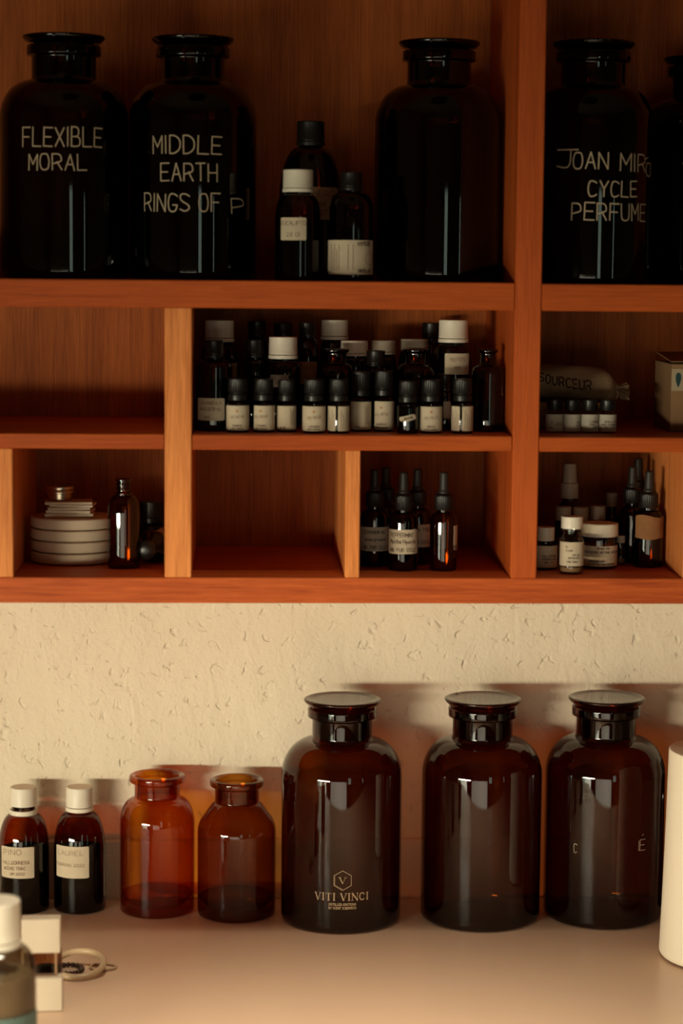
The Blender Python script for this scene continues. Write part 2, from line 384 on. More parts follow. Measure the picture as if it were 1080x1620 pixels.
# ------------------------------------------------------------------ the setting
AT, AB, BT, BB, CT, CB, DT, DB, GT, GB = -.0099, -.0314, -.1310, -.1430, -.1313, -.1433, -.1318, -.1435, -.2453, -.2658
KZ = -.5700; WY = .2225; BACK = .205; FLOOR = KZ-.90; CEIL = 1.05
XL, XR, YB = -1.60, 3.40, -3.45
struct('wall_back', MB().box(XL-.1, XR+.1, WY, WY+.12, FLOOR, CEIL), 'plaster')
struct('floor', MB().box(XL-.1, XR+.1, YB-.1, WY+.12, FLOOR-.08, FLOOR), 'floor_wood')
struct('ceiling', MB().box(XL-.1, XR+.1, YB-.1, WY+.12, CEIL, CEIL+.08), 'room_paint')
struct('wall_right', MB().box(XR, XR+.12, YB, WY, FLOOR, CEIL), 'room_paint')
def wall_with_holes(name, along, fixed, thick, lo, hi, holes, mat):
    mb = MB(); cuts = sorted(holes); cur = lo
    def bx(a, b_, z0, z1):
        if along == 'x': mb.box(a, b_, fixed-thick, fixed, z0, z1)
        else: mb.box(fixed-thick, fixed, a, b_, z0, z1)
    for (a, b_, z0, z1) in cuts:
        bx(cur, a, FLOOR, CEIL); bx(a, b_, FLOOR, z0); bx(a, b_, z1, CEIL); cur = b_
    bx(cur, hi, FLOOR, CEIL)
    return struct(name, mb, mat)
wall_with_holes('wall_front', 'x', YB, .12, XL-.1, XR+.1, [(-1.42, .52, FLOOR+.02, -.36), (.66, 1.06, -.75, .28), (2.72, 2.96, -.75, .28)], 'room_paint')
wall_with_holes('wall_left', 'y', XL, .12, YB, WY, [(-2.60, -1.30, FLOOR+.03, -.32)], 'room_paint')
def window(name, along, a0, a1, z0, z1, fixed, bars):
    f = .035; mb = MB()
    def bx(m_, p, q, u, v_, d0=-.07, d1=-.02):
        if along == 'x': m_.box(p, q, fixed+d0, fixed+d1, u, v_)
        else: m_.box(fixed+d0, fixed+d1, p, q, u, v_)
    bx(mb, a0, a1, z0, z0+f); bx(mb, a0, a1, z1-f, z1); bx(mb, a0, a0+f, z0+f, z1-f); bx(mb, a1-f, a1, z0+f, z1-f)
    o = struct(name, mb, 'frame_paint')
    for c in bars:
        b_ = MB(); bx(b_, c-.012, c+.012, z0+f, z1-f); link('glazing_bar', b_, 'frame_paint', o)
    g = MB(); bx(g, a0+f, a1-f, z0+f, z1-f, -.047, -.044); link('pane', g, 'window_glass', o)
window('window_1', 'x', .66, 1.06, -.75, .28, YB, [.86]); window('window_2', 'x', 2.72, 2.96, -.75, .28, YB, [])
window('window_3', 'y', -2.60, -1.30, FLOOR+.03, -.32, XL, [-1.95])

window('added_fill_window', 'x', -1.42, .52, FLOOR+.02, -.36, YB, [-.77, -.13])  # opening made up to go with the front fill light
mb = MB(); n = 90
for i in range(n+1):
    x = -1.45+2.0*i/n; y = YB-.10+.014*math.sin(i*1.1); mb.v += [(x, y, FLOOR+.01), (x, y, -.34), (x, y-.003, FLOOR+.01), (x, y-.003, -.34)]
for i in range(n):
    k = 4*i; mb.f += [(k, k+4, k+5, k+1), (k+2, k+3, k+7, k+6), (k+1, k+5, k+7, k+3), (k, k+2, k+6, k+4)]
o = link('added_curtain', mb, 'curtain_cloth', sharp=60); o['kind'] = 'structure'  # cloth added as a backing for the front fill light
# made-up housing around the overhead worktop fill light
t = thing('added_fill_lamp', 'added dark housing of the fill light above the worktop', 'lamp', (.10, -.62, 1.05))
link('housing', MB().lathe([(.0, -.004), (.23, -.004), (.235, -.006), (.235, -.075), (.228, -.075), (.226, -.010), (.0, -.010)], 48), 'black_plastic', t)

# cream upstand behind the worktop
struct('baseboard_back', MB().box(-1.3, 1.3, .2185, WY+.001, KZ-.02, KZ+.0545, .0018), 'plaster')

# worktop and the base units carrying it
tag(link('countertop', MB().box(-1.3, 1.3, -.44, .218, KZ-.035, KZ, .002), 'counter_laminate'), 'smooth cream laminate worktop under the jars and bottles', 'countertop')
base = thing('base_cabinet', 'painted base cabinet carrying the cream worktop', 'cabinet', (0, -.1, FLOOR))
link('carcass', MB().box(-1.28, 1.28, -.28, .31, 0, KZ-.036-FLOOR, .002), 'cabinet_paint', base)
for i in range(4):
    x0 = -1.27+i*.635+.004; d = link('door', MB().box(x0, x0+.627, -.30, -.281, .08, KZ-.045-FLOOR, .003), 'cabinet_paint', base)
    link('handle', MB().tube([(x0+.25, -.301, .74), (x0+.25, -.325, .74), (x0+.38, -.325, .74), (x0+.38, -.301, .74)], .005, 8), 'tin_metal', d)

# the wall shelf unit
X0L, X4R, ZTOP = -.56, .78, .36
sh = thing('wall_shelf_unit', 'orange-brown wooden wall shelf with pigeonholes above the cream plaster wall', 'shelf', (0, 0, GB))
def part(n, x0, x1, z0, z1, mat, y0=0.0, y1=BACK, bev=.0007):
    return link(n, MB().box(x0, x1, y0, y1, z0-GB, z1-GB, bev), mat, sh)
part('bottom_board', X0L, X4R, GB, GT, 'wood_bottom', -.0004)
part('top_board', X0L, X4R, ZTOP-.021, ZTOP, 'wood_horizontal')
part('side_panel', X0L, X0L+.021, GT, ZTOP-.021, 'wood_vertical'); part('side_panel', X4R-.021, X4R, GT, ZTOP-.021, 'wood_vertical')
part('upright', .2189, .2398, GT, ZTOP-.021, 'wood_vertical', -.0003)
part('shelf_board', X0L+.021, .2186, AB, AT, 'wood_horizontal'); part('shelf_board', .2402, X4R-.021, AB-.0003, AT-.0006, 'wood_horizontal')
part('divider', -.0573, -.0361, GT, AB, 'wood_divider', -.0001)
part('shelf_board', X0L+.021, -.0576, BB, BT, 'wood_horizontal'); part('shelf_board', -.0355, .2186, CB, CT, 'wood_horizontal'); part('shelf_board', .2402, X4R-.021, DB, DT, 'wood_horizontal')
part('divider', -.1886, -.1769, GT, BB, 'wood_divider'); part('divider', .0860, .0977, GT, CB, 'wood_divider'); part('divider', .3579, .3696, GT, DB, 'wood_divider')
part('back_panel', X0L, X4R, GB, ZTOP, 'wood_panel', BACK, WY-.001, 0)

# ------------------------------------------------------------------ apothecary jars with glass stoppers
def jar(x, y, z, rot, lab, group, glassmat='dark_amber', R=.0525, H=.1955, lines=None, lh=None, a=0.0, lw=.0011, R_adj=1.0):
    t = thing('apothecary_jar', lab, 'jar', (x, y, z+.0003), 0, group)
    k = H/.1955
    pr = fil([(0, .004*k), (.036, .004*k, .003), (.041, 0, .002), (R, 0, .013), (R, .05*k)])+ell(R, .1295*k, .0275, .1605*k, 12)
    pr += fil([(.0275, .1605*k), (.0263, .163*k, .001), (.0263, .1795*k, .001), (.0303, .1805*k, .001), (.0303, .1885*k, .0015), (.0262, .1892*k, .0012), (.0245, .186*k), (.0236, .166*k)])
    link('body', MB().lathe(pr, 72), glassmat, t, 50)
    st = fil([(0, .158*k), (.0205, .158*k, .003), (.0232, .1865*k, .002), (.0242, .1905*k, .001), (.0300, .1905*k, .002), (.0337, .1945*k, .0012), (.0337, .1962*k, .0008), (.0315, .1968*k, .0008), (.026, .1955*k, .003), (0, .1952*k)])
    link('stopper', MB().lathe(st, 72), glassmat, t, 50)
    if lines: lettering(t, lines, 'marker_white', R+.0002, a, lw)
    return t
gU = 'dark stoppered jars on the top shelf'
jar(-.1426, .098, AT, 0, 'black glass stoppered jar lettered FLEXIBLE MORAL in white', gU,
    glassmat='black_glass', lines=[('FIT', 'FLEXIBLE', -.0315, .036, .1050, .0150), ('FIT', 'MORAL', -.0257, .0221, .0863, .0125)])
jar(-.0374, .098, AT, 0, 'black glass stoppered jar lettered MIDDLE EARTH RINGS OF', gU,
    glassmat='black_glass', lines=[('FIT', 'MIDDLE', -.033, .025, .1003, .0140), ('FIT', 'EARTH', -.0257, .021, .0785, .0138), ('FIT', 'RINGS OF', -.0425, .0236, .0545, .0140), ('FIT', 'P', .0340, .0478, .0535, .0118)])
jar(.1652, .102, AT, 0, 'plain black glass stoppered jar without writing on the top shelf', gU, glassmat='black_glass')
jar(.2906, .085, AT-.0006, 0, 'black glass stoppered jar lettered JOAN MIRO CYCLE PERFUME', gU, R=.0502,
    glassmat='black_glass', lines=[('FIT', 'J', -.037, -.0186, .0920, .0145), ('FIT', 'OAN', -.0225, .0058, .0920, .0130), ('FIT', 'MIR', .0163, .0445, .0905, .0135), ('FIT', 'O', .0460, .0560, .0870, .0105), ('FIT', "'", .0440, .0490, .0900, .0125), ('FIT', 'CYCLE', -.010, .0335, .0700, .0125), ('FIT', 'PERFUME', -.023, .0465, .0510, .0135)])
jar(.3945, .146, AT-.0006, 0, 'black stoppered jar cut off by the edge beside the jar lettered JOAN MIRO', gU, H=.190, glassmat='black_glass',
    lines=[('T', -.0215, .088, .012)])
gK = 'dark stoppered jars on the worktop'
j5 = jar(.0926, .1555, KZ, 0, 'dark brown stoppered jar with a printed hexagon emblem and VITI VINCI', gK, R=.0528)
jar(.2162, .1580, KZ, 0, 'unmarked dark brown stoppered jar between two like it on the worktop', gK, R=.0528)
j7 = jar(.3263, .1630, KZ, 0, 'dark brown stoppered jar with a few worn white letters beside the white roll', gK, R=.0528,
    lines=[('I', .0235, .0700, .0085), ('E', .0275, .0700, .0095, .6), ("'", .0268, .0780, .0060), ('C', -.0340, .0670, .0080, .4)], lw=.0005)
mb = MB(); rj = .0530
def hexa(R_, s0=0, z0=0): return [(s0+R_*math.sin(PI/3*i), z0+R_*math.cos(PI/3*i)) for i in range(7)]
ribbon(mb, hexa(.0086, 0, .0480), rj, -.02, .0005); ribbon(mb, hexa(.0077, 0, .0480)[3:6], rj, -.02, .0003)
ribbon(mb, [(-.0026, .0508), (0, .0455)], rj, -.02, .0009); ribbon(mb, [(0, .0455), (.0026, .0508)], rj, -.02, .0003)
ribbon(mb, [(-.0036, .0508), (-.0012, .0508)], rj, -.02, .0003); ribbon(mb, [(.0016, .0508), (.0036, .0508)], rj, -.02, .0003)
def serif_word(word, s, z, h, adv):
    W = {'I': .55, ' ': .55, 'N': 1.1}
    for ch in word:
        if ch == ' ': s += adv*.55; continue
        cw = adv*W.get(ch, 1.0); s += cw/2
        wd = h*.72; L = s-wd/2; Rr_ = s+wd/2; T = z+h; th, tn, sf = h*.17, h*.06, h*.16
        def sr(x, zz): ribbon(mb, [(x-sf, zz), (x+sf, zz)], rj, -.02, tn)
        def st(*p, w=th): ribbon(mb, list(p), rj, -.02, w)
        if ch == 'V': st((L, T), (s, z)); st((s, z), (Rr_, T), w=tn); sr(L, T); sr(Rr_, T)
        if ch == 'I': st((s, z), (s, T)); sr(s, z); sr(s, T)
        if ch == 'T': st((s, z), (s, T)); st((L, T), (Rr_, T), w=tn); st((L, T), (L, T-h*.2), w=tn); st((Rr_, T), (Rr_, T-h*.2), w=tn); sr(s, z)
        if ch == 'N': st((L, z), (L, T), w=tn); st((L, T), (Rr_, z)); st((Rr_, z), (Rr_, T), w=tn); sr(L, z); sr(L, T); sr(Rr_, T)
        if ch == 'C':
            pts = [(s+wd*.5*math.cos(q), z+h/2+h*.5*math.sin(q)) for q in [PI*.22+PI*1.56*i/12 for i in range(13)]]
            ribbon(mb, pts, rj, -.02, th*.8); st((Rr_-h*.05, T-h*.06), (Rr_-h*.05, T-h*.3), w=tn)
        s += cw/2
serif_word('VITI VINCI', -.0246, .0305, .0062, .00615)
write(mb, [('DISTILLED EMOTIONS', 0, .0260, .0019, .62, .30), ('BY SCENT SCIENTISTS', 0, .0228, .0019, .58, .30)], rj, -.02, .0004)
link('emblem', mb, 'print_gold', j5, recalc=False)

# ------------------------------------------------------------------ empty amber jars
def amber(x, y, lab, R, H, lipR, neckR, prof, mat):
    t = thing('amber_jar', lab, 'jar', (x, y, KZ+.0003), 0, 'open amber jars on the worktop')
    pr = fil([(0, .003), (R*.72, .003, .002), (R*.80, 0, .002), (R, 0, .010), (R, .02)])+prof
    pr += fil([(neckR, H-.018), (neckR, H-.0075, .001), (lipR, H-.0065, .0015), (lipR, H-.001, .0015), (lipR-.003, H, .001), (neckR-.001, H-.0015, .001), (neckR-.0025, H-.006), (neckR-.0025, H-.022)])
    link('body', MB().lathe(pr, 72), mat, t, 50)
    link('glass_base', MB().lathe(fil([(0, .0065), (R*.8, .0070, .006), (R-.0015, .016)]), 60), mat, t, 50)
    return t
amber(-.0698, .1832, 'round-shouldered open amber jar, the brighter orange of the two', .0332, .1232, .0248, .0200,
      ell(.0332, .079, .0212, .1015, 10)+[(.0200, .1030)], 'amber_bright')
amber(.0008, .1720, 'browner open amber jar with sloping shoulders beside the big stoppered jar', .0347, .1216, .0238, .0196,
      fil([(.0347, .04), (.0347, .0815, .0075), (.0225, .0985, .003), (.0196, .1010, .002), (.0196, .1030)], 6), 'amber_brown')

# ------------------------------------------------------------------ white-capped syrup bottles
def cap_mesh(R, z0, H, ring=True, ribs=.0002, segs=96, top=.0012):
    mb = MB(); zz = z0
    if ring:
        mb.lathe(fil([(R*.8, z0), (R*1.03, z0, .0003), (R*1.03, z0+H*.16, .0003), (R*.85, z0+H*.17)]), segs); zz = z0+H*.19
    mb.lathe(fil([(R*.8, zz), (R, zz, .0003), (R, zz+.0012), (R, zz+.0014)])+fil([(R*.985, z0+H-.002), (R*.985, z0+H, top), (R*.80, z0+H, .001), (0, z0+H)]), segs, (ribs, zz+.0013, z0+H-.0015))
    return mb
def syrup(x, y, z, R, H, capR, capH, lab, group, sh0=.53, capmat='white_plastic', glassmat='bottle_amber', gap=False, name='medicine_bottle', liquid=.5, neckR=None):
    t = thing(name, lab, 'bottle', (x, y, z+.0003), 0, group)
    zc = H-capH; nr = neckR or capR*.86
    pr = fil([(0, .002), (R*.7, .002, .001), (R*.8, 0, .001), (R, 0, R*.28), (R, H*.2)])+[(nr+(R-nr)*math.cos(PI/2*k/12)**.9, H*sh0+(zc-.0015-H*sh0)*math.sin(PI/2*k/12)**1.1) for k in range(13)]
    pr += [(nr, zc-.001), (nr, H-.003), (nr-.0012, H-.003)]
    link('body', MB().lathe(pr, 56), glassmat, t, 50)
    if liquid: link('liquid', MB().lathe(fil([(0, .003), (R*.93, .003, R*.25), (R*.93, H*liquid, .0005), (0, H*liquid)]), 40), 'liquid_dark', t, 50)
    if gap:
        c = link('cap', cap_mesh(capR, zc+.006, capH-.006, False), capmat, t)
        link('tamper_ring', MB().lathe(fil([(capR*.84, zc-.002), (capR*1.03, zc-.002, .0004), (capR*1.03, zc+.0022, .0004), (capR*.84, zc+.0022)]), 64), capmat, t)
    else: link('cap', cap_mesh(capR, zc, capH), capmat, t)
    return t
gS = 'white-capped medicine bottles on the worktop'
s1 = syrup(-.1885, .1895, KZ, .0226, .1105, .0119, .0225, 'amber bottle labelled PINO with a half unscrewed white cap', gS, .50, gap=True)
label(s1, .0226, -.93, .50, .0330, .0610, lines=[('PINO', -.004, .0540, .0045, .9, .4, .06), ('VALLGORNERA', -.001, .0455, .0030, .62, .3, .08), ('ACEMS TRAC', -.002, .0405, .0028, .62, .3, .08), ('GM 2022', .001, .0360, .0022)], ink='ink_faint', lw=.0004, slant=.03)
s2 = syrup(-.1390, .1895, KZ, .0230, .1105, .0119, .0215, 'amber bottle labelled LAUREL with a closed white cap', gS, .50)
label(s2, .0230, -1.0, .43, .0330, .0615, lines=[('LAUREL', -.001, .0535, .0042, .75, .4, .06), ('FEBRERO 2022', -.002, .0435, .0024, .75, .4, .08)], ink='ink_faint', lw=.0003)

# small dark bottle half hidden behind the roll
syrup(.4100, .1850, KZ, .0200, .1440, .0130, .0190, 'black-capped dark bottle mostly hidden behind the white roll', None, .55, 'black_plastic', 'bottle_dark', liquid=0)

# ------------------------------------------------------------------ white paper roll
t = thing('paper_roll', 'tall white paper roll standing at the right edge of the worktop', 'roll', (.4058, .0350, KZ+.0003)); t.rotation_euler = (0, math.radians(.8), 0); t.location.z += .0006
link('paper', MB().lathe(fil([(.012, .002), (.012, 0, .001), (.0520, 0, .006), (.0505, .08, .04), (.0500, .1745, .0015), (.0495, .1755, .001), (.012, .1745, .001), (.012, .170)]), 80), 'paper_roll', t, 50)
link('core', MB().lathe([(.0105, 0.001), (.0119, 0.001), (.0119, .1770), (.0105, .1770), (.0105, 0.001)], 40), 'core_card', t)

# ------------------------------------------------------------------ things in the near left corner of the worktop
t = thing('sample_bottle', 'blurred bottle with a wide white cap and teal label in the near corner', 'bottle', (-.1690, -.2100, KZ+.0003))
link('body', MB().lathe(fil([(0, .001), (.0275, 0, .004), (.0272, .055, .01)])+ell(.0270, .0700, .0150, .0900), 56), 'grey_glass', t, 50)
link('liquid', MB().lathe(fil([(0, .002), (.0255, .002, .004), (.0255, .070, .004), (0, .072)]), 40), 'sample_liquid', t, 50)
link('cap', cap_mesh(.0165, .0880, .0345, True, .0003), 'white_plastic', t)
label(t, .0275, -1.6, 1.6, .012, .0440, 'teal_label', corner=.001)
t = thing('card_sleeve', 'upright white card sleeve with a window cut through its middle', 'box', (-.1475, -.0910, KZ+.0003), math.radians(2))
link('upper_panel', MB().box(-.0160, .0135, 0, .014, .0460, .0725, .0008), 'card_white', t)
link('lower_panel', MB().box(-.0170, .0150, 0, .014, 0, .0260, .0008), 'card_white', t)
link('rear_panel', MB().box(-.0165, -.0140, .002, .014, .0255, .0465, .0004), 'card_white', t)
link('rear_panel', MB().box(.0085, .0105, .0115, .0138, .0255, .0465, .0003), 'core_card', t)
v = syrup(-.1475, -.0560, KZ, .0120, .060, .0075, .012, 'little amber vial seen through the window of the white card sleeve', None, .6, 'black_plastic', 'amber_brown', liquid=.4)
# pale bangle lying with a string of dark beads
def ring_pts(R, n, cx, cy, cz, tilt, yaw, sq=1.0):
    out = []
    for i in range(n):
        a = 2*PI*i/n; p = Vector((R*math.cos(a), R*sq*math.sin(a), 0)); p.rotate(Matrix.Rotation(tilt, 3, 'X')); p.rotate(Matrix.Rotation(yaw, 3, 'Z')); out.append((p.x+cx, p.y+cy, p.z+cz))
    return out
tb = MB().tube(ring_pts(.0200, 48, 0, 0, 0, math.radians(14), math.radians(-10)), .0026, 12, True, 1.0)
tag(link('bangle', tb, 'horn_ring', loc=(-.1265, .0030, KZ+.0080)), 'pale horn bangle leaning on dark beads on the worktop', 'bangle')
tb2 = MB().tube(ring_pts(.0105, 36, 0, 0, 0, 0, 0, .75), .0011, 8, True)
tag(link('hair_tie', tb2, 'horn_ring', loc=(-.1080, .0160, KZ+.0013)), 'small pale loop peeking out beside the horn bangle', 'loop')
t = thing('bead_bracelet', 'string of dark round beads threaded through the horn bangle', 'bracelet', (-.1350, .0080, KZ))
bp_ = ring_pts(.0105, 18, 0, 0, .0022, 0, .3, 1.1)
for i, (bx_, by_, bz_) in enumerate(bp_):
    rr = .0021; mb = MB().lathe([(rr*math.sin(PI*k/6), -rr*math.cos(PI*k/6)) for k in range(7)], 10, None, (bx_, by_, bz_)); link('bead', mb, 'bead_dark', t)

# ------------------------------------------------------------------ top shelf small bottles
gT = 'small bottles between the big jars on the top shelf'
t = syrup(.0602, .1200, AT, .0262, .1315, .0116, .0200, 'tallest dark bottle with black cap and brown label behind the EUCALIPTO bottle', gT, .50, 'black_plastic', 'bottle_dark')
label(t, .0262, -.65, 1.05, .0500, .0765, 'kraft_label', [('ROHERO', 0, .0690, .0048, .8, .3, .05), ('SCIENT', .001, .0610, .0028), ('SWEET', .001, .0540, .0035)], 'ink', .0004)
t = syrup(.0481, .0500, AT, .0183, .0885, .0122, .0180, 'small bottle labelled EUCALIPTO with a white cap on the top shelf', gT, .58, glassmat='bottle_dark')
label(t, .0183, -.85, .35, .0320, .0500, lines=[('EUCALIPTO', 0, .0440, .0032, .62, .3, .08), ('28 01', 0, .0350, .0032, .7, .3, .06)], ink='ink', lw=.0003)
t = syrup(.0908, .0500, AT, .0181, .0870, .0088, .0145, 'small dark bottle with a black cap and a wide printed cream label', gT, .66, 'black_plastic', 'bottle_dark')
lb = label(t, .0181, -1.5, 1.35, .0050, .0325, lines=[('HYPERIC', .0130, .0280, .0032, .5, .3, .05), ('DISTILLED', .0135, .0070, .0022, .6)], ink='ink', lw=.0005)
mb = MB(); ribbon(mb, hexa(.0055, .0185, .0180), .01835, -.07, .0003)
for i in range(5): ribbon(mb, [(-.0180+i*.0022, .008), (-.0180+i*.0022, .0290-(i % 2)*.004)], .01835, -.07, .0005)
for i in range(2): ribbon(mb, [(-.0015+i*.0040, .009), (-.0015+i*.0040, .0290)], .01835, -.07, .0004)
link('print', mb, 'ink_faint', lb, recalc=False)

# ------------------------------------------------------------------ small oil bottles in the middle pigeonhole
gO = 'small oil bottles in the front row of the middle pigeonhole'
def oil(x, y, z, R, H, lab, kind=0, group=gO, glassmat='bottle_dark'):
    t = thing('oil_bottle', lab, 'bottle', (x, y, z+.0003), 0, group)
    k = H/.043; zl = .0225*k
    link('body', MB().lathe(fil([(0, .001), (R*.7, .001, .0005), (R*.8, 0, .0005), (R, 0, .002), (R, zl, .0022), (R*.62, zl+.0032*k, .001), (R*.60, zl+.008*k)]), 40), glassmat, t, 50)
    link('liquid', MB().lathe(fil([(0, .002), (R*.9, .002, .0015), (R*.9, zl*.85), (0, zl*.85)]), 30), 'liquid_dark', t, 50)
    zc = zl+.0030*k; cr = R*.90
    mb = MB().lathe(fil([(cr*.7, zc), (cr*.98, zc, .0004), (cr*.98, zc+.0045, .0004), (cr*.90, zc+.0048, .0003), (cr*.88, zc+.0062), (cr, zc+.0064), (cr, zc+.0070)])+fil([(cr*.96, H-.0016), (cr*.95, H, .0010), (cr*.75, H, .0005), (0, H)]), 64, (.0004, zc+.0066, H-.0012))
    link('cap', mb, 'black_plastic', t, 30)
    l0, l1 = .0018, .0215*k
    if kind in (0, 1):
        a0, a1 = (-1.5, 1.4) if kind == 0 else (-1.1, 1.6)
        lb = link('label', MB().patch(R, a0, a1, l0, l1, .0004), 'label_paper', t)
        c = (a0+a1)/2-(0.0 if kind == 0 else .55)
        fl = MB()
        for q in range(6): ribbon(fl, [(0, l1*.80), (.0009*math.cos(q*PI/3), l1*.80+.0009*math.sin(q*PI/3))], R+.00024, c, .0005)
        link('flower_mark', fl, 'orange_mark', lb, recalc=False)
        lettering(lb, [('ayana', 0, l1*.53, .0036, .75, .12, .10)], 'ink_faint', R+.00024, c, .00022, slant=.05)
        lettering(lb, [(random.choice(['LAVANDA', 'MENTA', 'LIMON', 'NAARDUS', 'ROMERO']), 0, l1*.22, .0014, .7), ('ACEITE ESENCIAL', 0, l1*.12, .0009, .7)], 'ink', R+.00024, c, .00025)
    elif kind == 2:   # two panels with a dark gap, back of the label turned outwards
        for (a0, a1) in ((-1.35, -.32), (-.10, 1.25)):
            lb = link('label', MB().patch(R, a0, a1, l0, l1, .0003), 'label_paper', t)
            rows = MB()
            for i in range(5):
                s = (i-2)*R*(a1-a0)/6.5; ribbon(rows, [(s, l0+.002), (s, l1-.003-.003*(i % 3))], R+.00024, (a0+a1)/2, .00035)
            link('print', rows, 'ink_faint', lb, recalc=False)
    elif kind == 3:   # bare glass, small tilted sticker
        sp_ = link('sticker', MB().patch(R+.0001, -.95, .75, -.0022, .0022, .0009), 'label_paper', t); sp_.location = (0, 0, .0125); sp_.rotation_euler = (0, math.radians(-14), 0)
        lettering(sp_, [('LIMONE', 0, -.0010, .0020, .7, .3, .05)], 'ink', R+.00034, -.1, .0004)
    elif kind == 4:
        lb = link('label', MB().patch(R, -1.4, 1.2, l0, l1, .0004), 'label_paper', t)
        rows = MB()
        for i in range(4): ribbon(rows, [(.004+i*.0011, l0+.004), (.004+i*.0011, l1-.002-.002*(i % 2))], R+.00024, -.1, .00035)
        link('print', rows, 'ink_faint', lb, recalc=False)
        lettering(lb, [('5 ML', -.002, .003, .0014, .8)], 'ink', R+.00024, -.1, .0003)
    return t
for (x, y, R, H, kd, lab) in [
    (.0003, .030, .0090, .0430, 0, 'first small oil bottle after the one with a handwritten label, cream flower label'),
    (.0212, .032, .0087, .0428, 1, 'second cream flower-labelled oil bottle, turned a little to the right'),
    (.0397, .036, .0080, .0420, 4, 'narrow oil bottle whose label shows side print, third cream label in the row'),
    (.0614, .025, .0091, .0431, 0, 'oil bottle with cream flower label under the dark gap, wider space before it'),
    (.0812, .025, .0087, .0433, 2, 'oil bottle with a dark slit down its label, beside the two taller-set ones'),
    (.1002, .045, .0086, .0485, 4, 'slightly taller oil bottle with blank-fronted cream label, set back a little'),
    (.1187, .045, .0083, .0492, 1, 'slightly taller oil bottle with flower label next to the unlabelled one'),
    (.1370, .0265, .0084, .0421, 3, 'unlabelled oil bottle with a small tilted white sticker'),
    (.1559, .030, .0089, .0430, 0, 'oil bottle with cream flower label just after the tilted-sticker bottle'),
    (.1812, .030, .0088, .0437, 2, 'last labelled oil bottle in the front row, vertical print and dark gap')]:
    oil(x, y, CT, R, H, lab, kd)
t = syrup(-.0192, .0500, CT, .0150, .0728, .0076, .0140, 'dark bottle with handwritten label in the corner by the pigeonhole divider', None, .70, 'black_plastic', 'bottle_dark')
label(t, .0150, -1.0, .62, .0085, .0265, lines=[('LAVANDULA', 0, .0215, .0025, .65, .3, .08), ('ANGUSTIFOL', 0, .0165, .0024, .65, .3, .08), ('2021', -.003, .0105, .0016)], ink='ink_faint', lw=.0003)
# open-necked apothecary bottle by the right wall of the pigeonhole
def flared(x, y, z, R, H, lab, lipR=.0082, neckR=.0062, mat='bottle_dark', shz=None):
    t = thing('flared_bottle', lab, 'bottle', (x, y, z+.0003), 0, None)
    shz = shz or H*.70
    pr = fil([(0, .001), (R*.8, 0, .0008), (R, 0, .003), (R, .01)])+ell(R, shz, neckR+.0008, H*.81)
    pr += fil([(neckR, H*.83), (neckR, H*.945, .0006), (lipR, H*.965, .0006), (lipR, H*.995, .0005), (neckR-.001, H, .0005), (neckR-.0014, H*.97), (neckR-.0014, H*.80)])
    link('body', MB().lathe(pr, 48), mat, t, 50); return t
t = flared(.2044, .0560, CT, .0131, .0670, 'open dark glass bottle with a flared lip against the pigeonhole side')
lettering(t, [('L', .0150, .0300, .0070, .5)], 'marker_white', .0133, -.05, .0005)
flared(.0811, .0900, CT, .0158, .0652, 'flared-neck glass bottle standing behind the slit-label oil bottle', .0115, .0092, shz=.044)
flared(.1483, .0890, CT, .0168, .0657, 'flared-neck glass bottle standing behind the tilted-sticker bottle', .0118, .0095, shz=.043)
gB = 'taller bottles in the back rows of the middle pigeonhole'
def backb(x, y, R, H, cr, ch, lab, cm='white_plastic', lbl=None, sh0=.58):
    t = syrup(x, y, CT, R, H, cr, ch, lab, gB, sh0, cm, 'bottle_dark')
    if lbl: label(t, R, *lbl[:4], lbl[4], [('NOTES', 0, lbl[2]+(lbl[3]-lbl[2])*.62, .003, .7, .3, .08), ('MIX', 0, lbl[2]+(lbl[3]-lbl[2])*.25, .0025)], 'ink_faint', .0003)
backb(-.0152, .1150, .0155, .0875, .0122, .0180, 'white-capped bottle at the back, nearest the pigeonhole divider', lbl=(.1, 1.2, .036, .052, 'label_paper'))
backb(.0165, .1680, .0100, .0855, .0078, .0120, 'slim black-capped bottle at the back after the first white cap', 'black_plastic')
backb(.0390, .1640, .0100, .0843, .0080, .0110, 'black-capped bottle at the back, behind the middle white cap', 'black_plastic')
backb(.0588, .1300, .0104, .0858, .0068, .0120, 'black-capped bottle with a brown label behind the second flower label', 'black_plastic', (-.9, .9, .034, .053, 'kraft_label'))
backb(.0375, .0830, .0146, .0749, .0118, .0180, 'white-capped bottle in the middle row, the foremost white cap', lbl=(-.8, .3, .034, .044, 'label_grey'))
backb(.0138, .0900, .0100, .0723, .0078, .0150, 'dark bottle with a worn black cap behind the second oil bottle', 'black_plastic')
backb(.0830, .1560, .0125, .0876, .0118, .0170, 'white-capped bottle at the very back behind the flared-neck bottle')
backb(.0985, .1240, .0118, .0710, .0116, .0130, 'low cream-capped bottle just in front of the rearmost white cap')
backb(.1235, .1330, .0118, .0712, .0105, .0120, 'low grey-capped bottle behind the two taller-set oil bottles', 'grey_plastic')
backb(.1145, .0860, .0092, .0640, .0078, .0130, 'black-capped dark bottle in front of the low grey cap', 'black_plastic')
backb(.1503, .1400, .0140, .0722, .0120, .0090, 'thin cream-lidded bottle behind the flared-neck bottle with sticker in front', 'grey_plastic')
backb(.1800, .1000, .0155, .0895, .0123, .0188, 'tallest white-capped bottle with handwritten label near the pigeonhole right side', lbl=(-.55, .9, .0445, .0620, 'label_paper'))
backb(.1680, .1700, .0110, .0853, .0085, .0160, 'black-capped bottle hidden behind the tallest white-capped one', 'black_plastic')
t = syrup(.1695, .0600, CT, .0078, .0460, .0066, .0130, 'slim dark bottle squeezed between the last two cream-labelled oil bottles', gB, .66, 'black_plastic', 'bottle_dark')
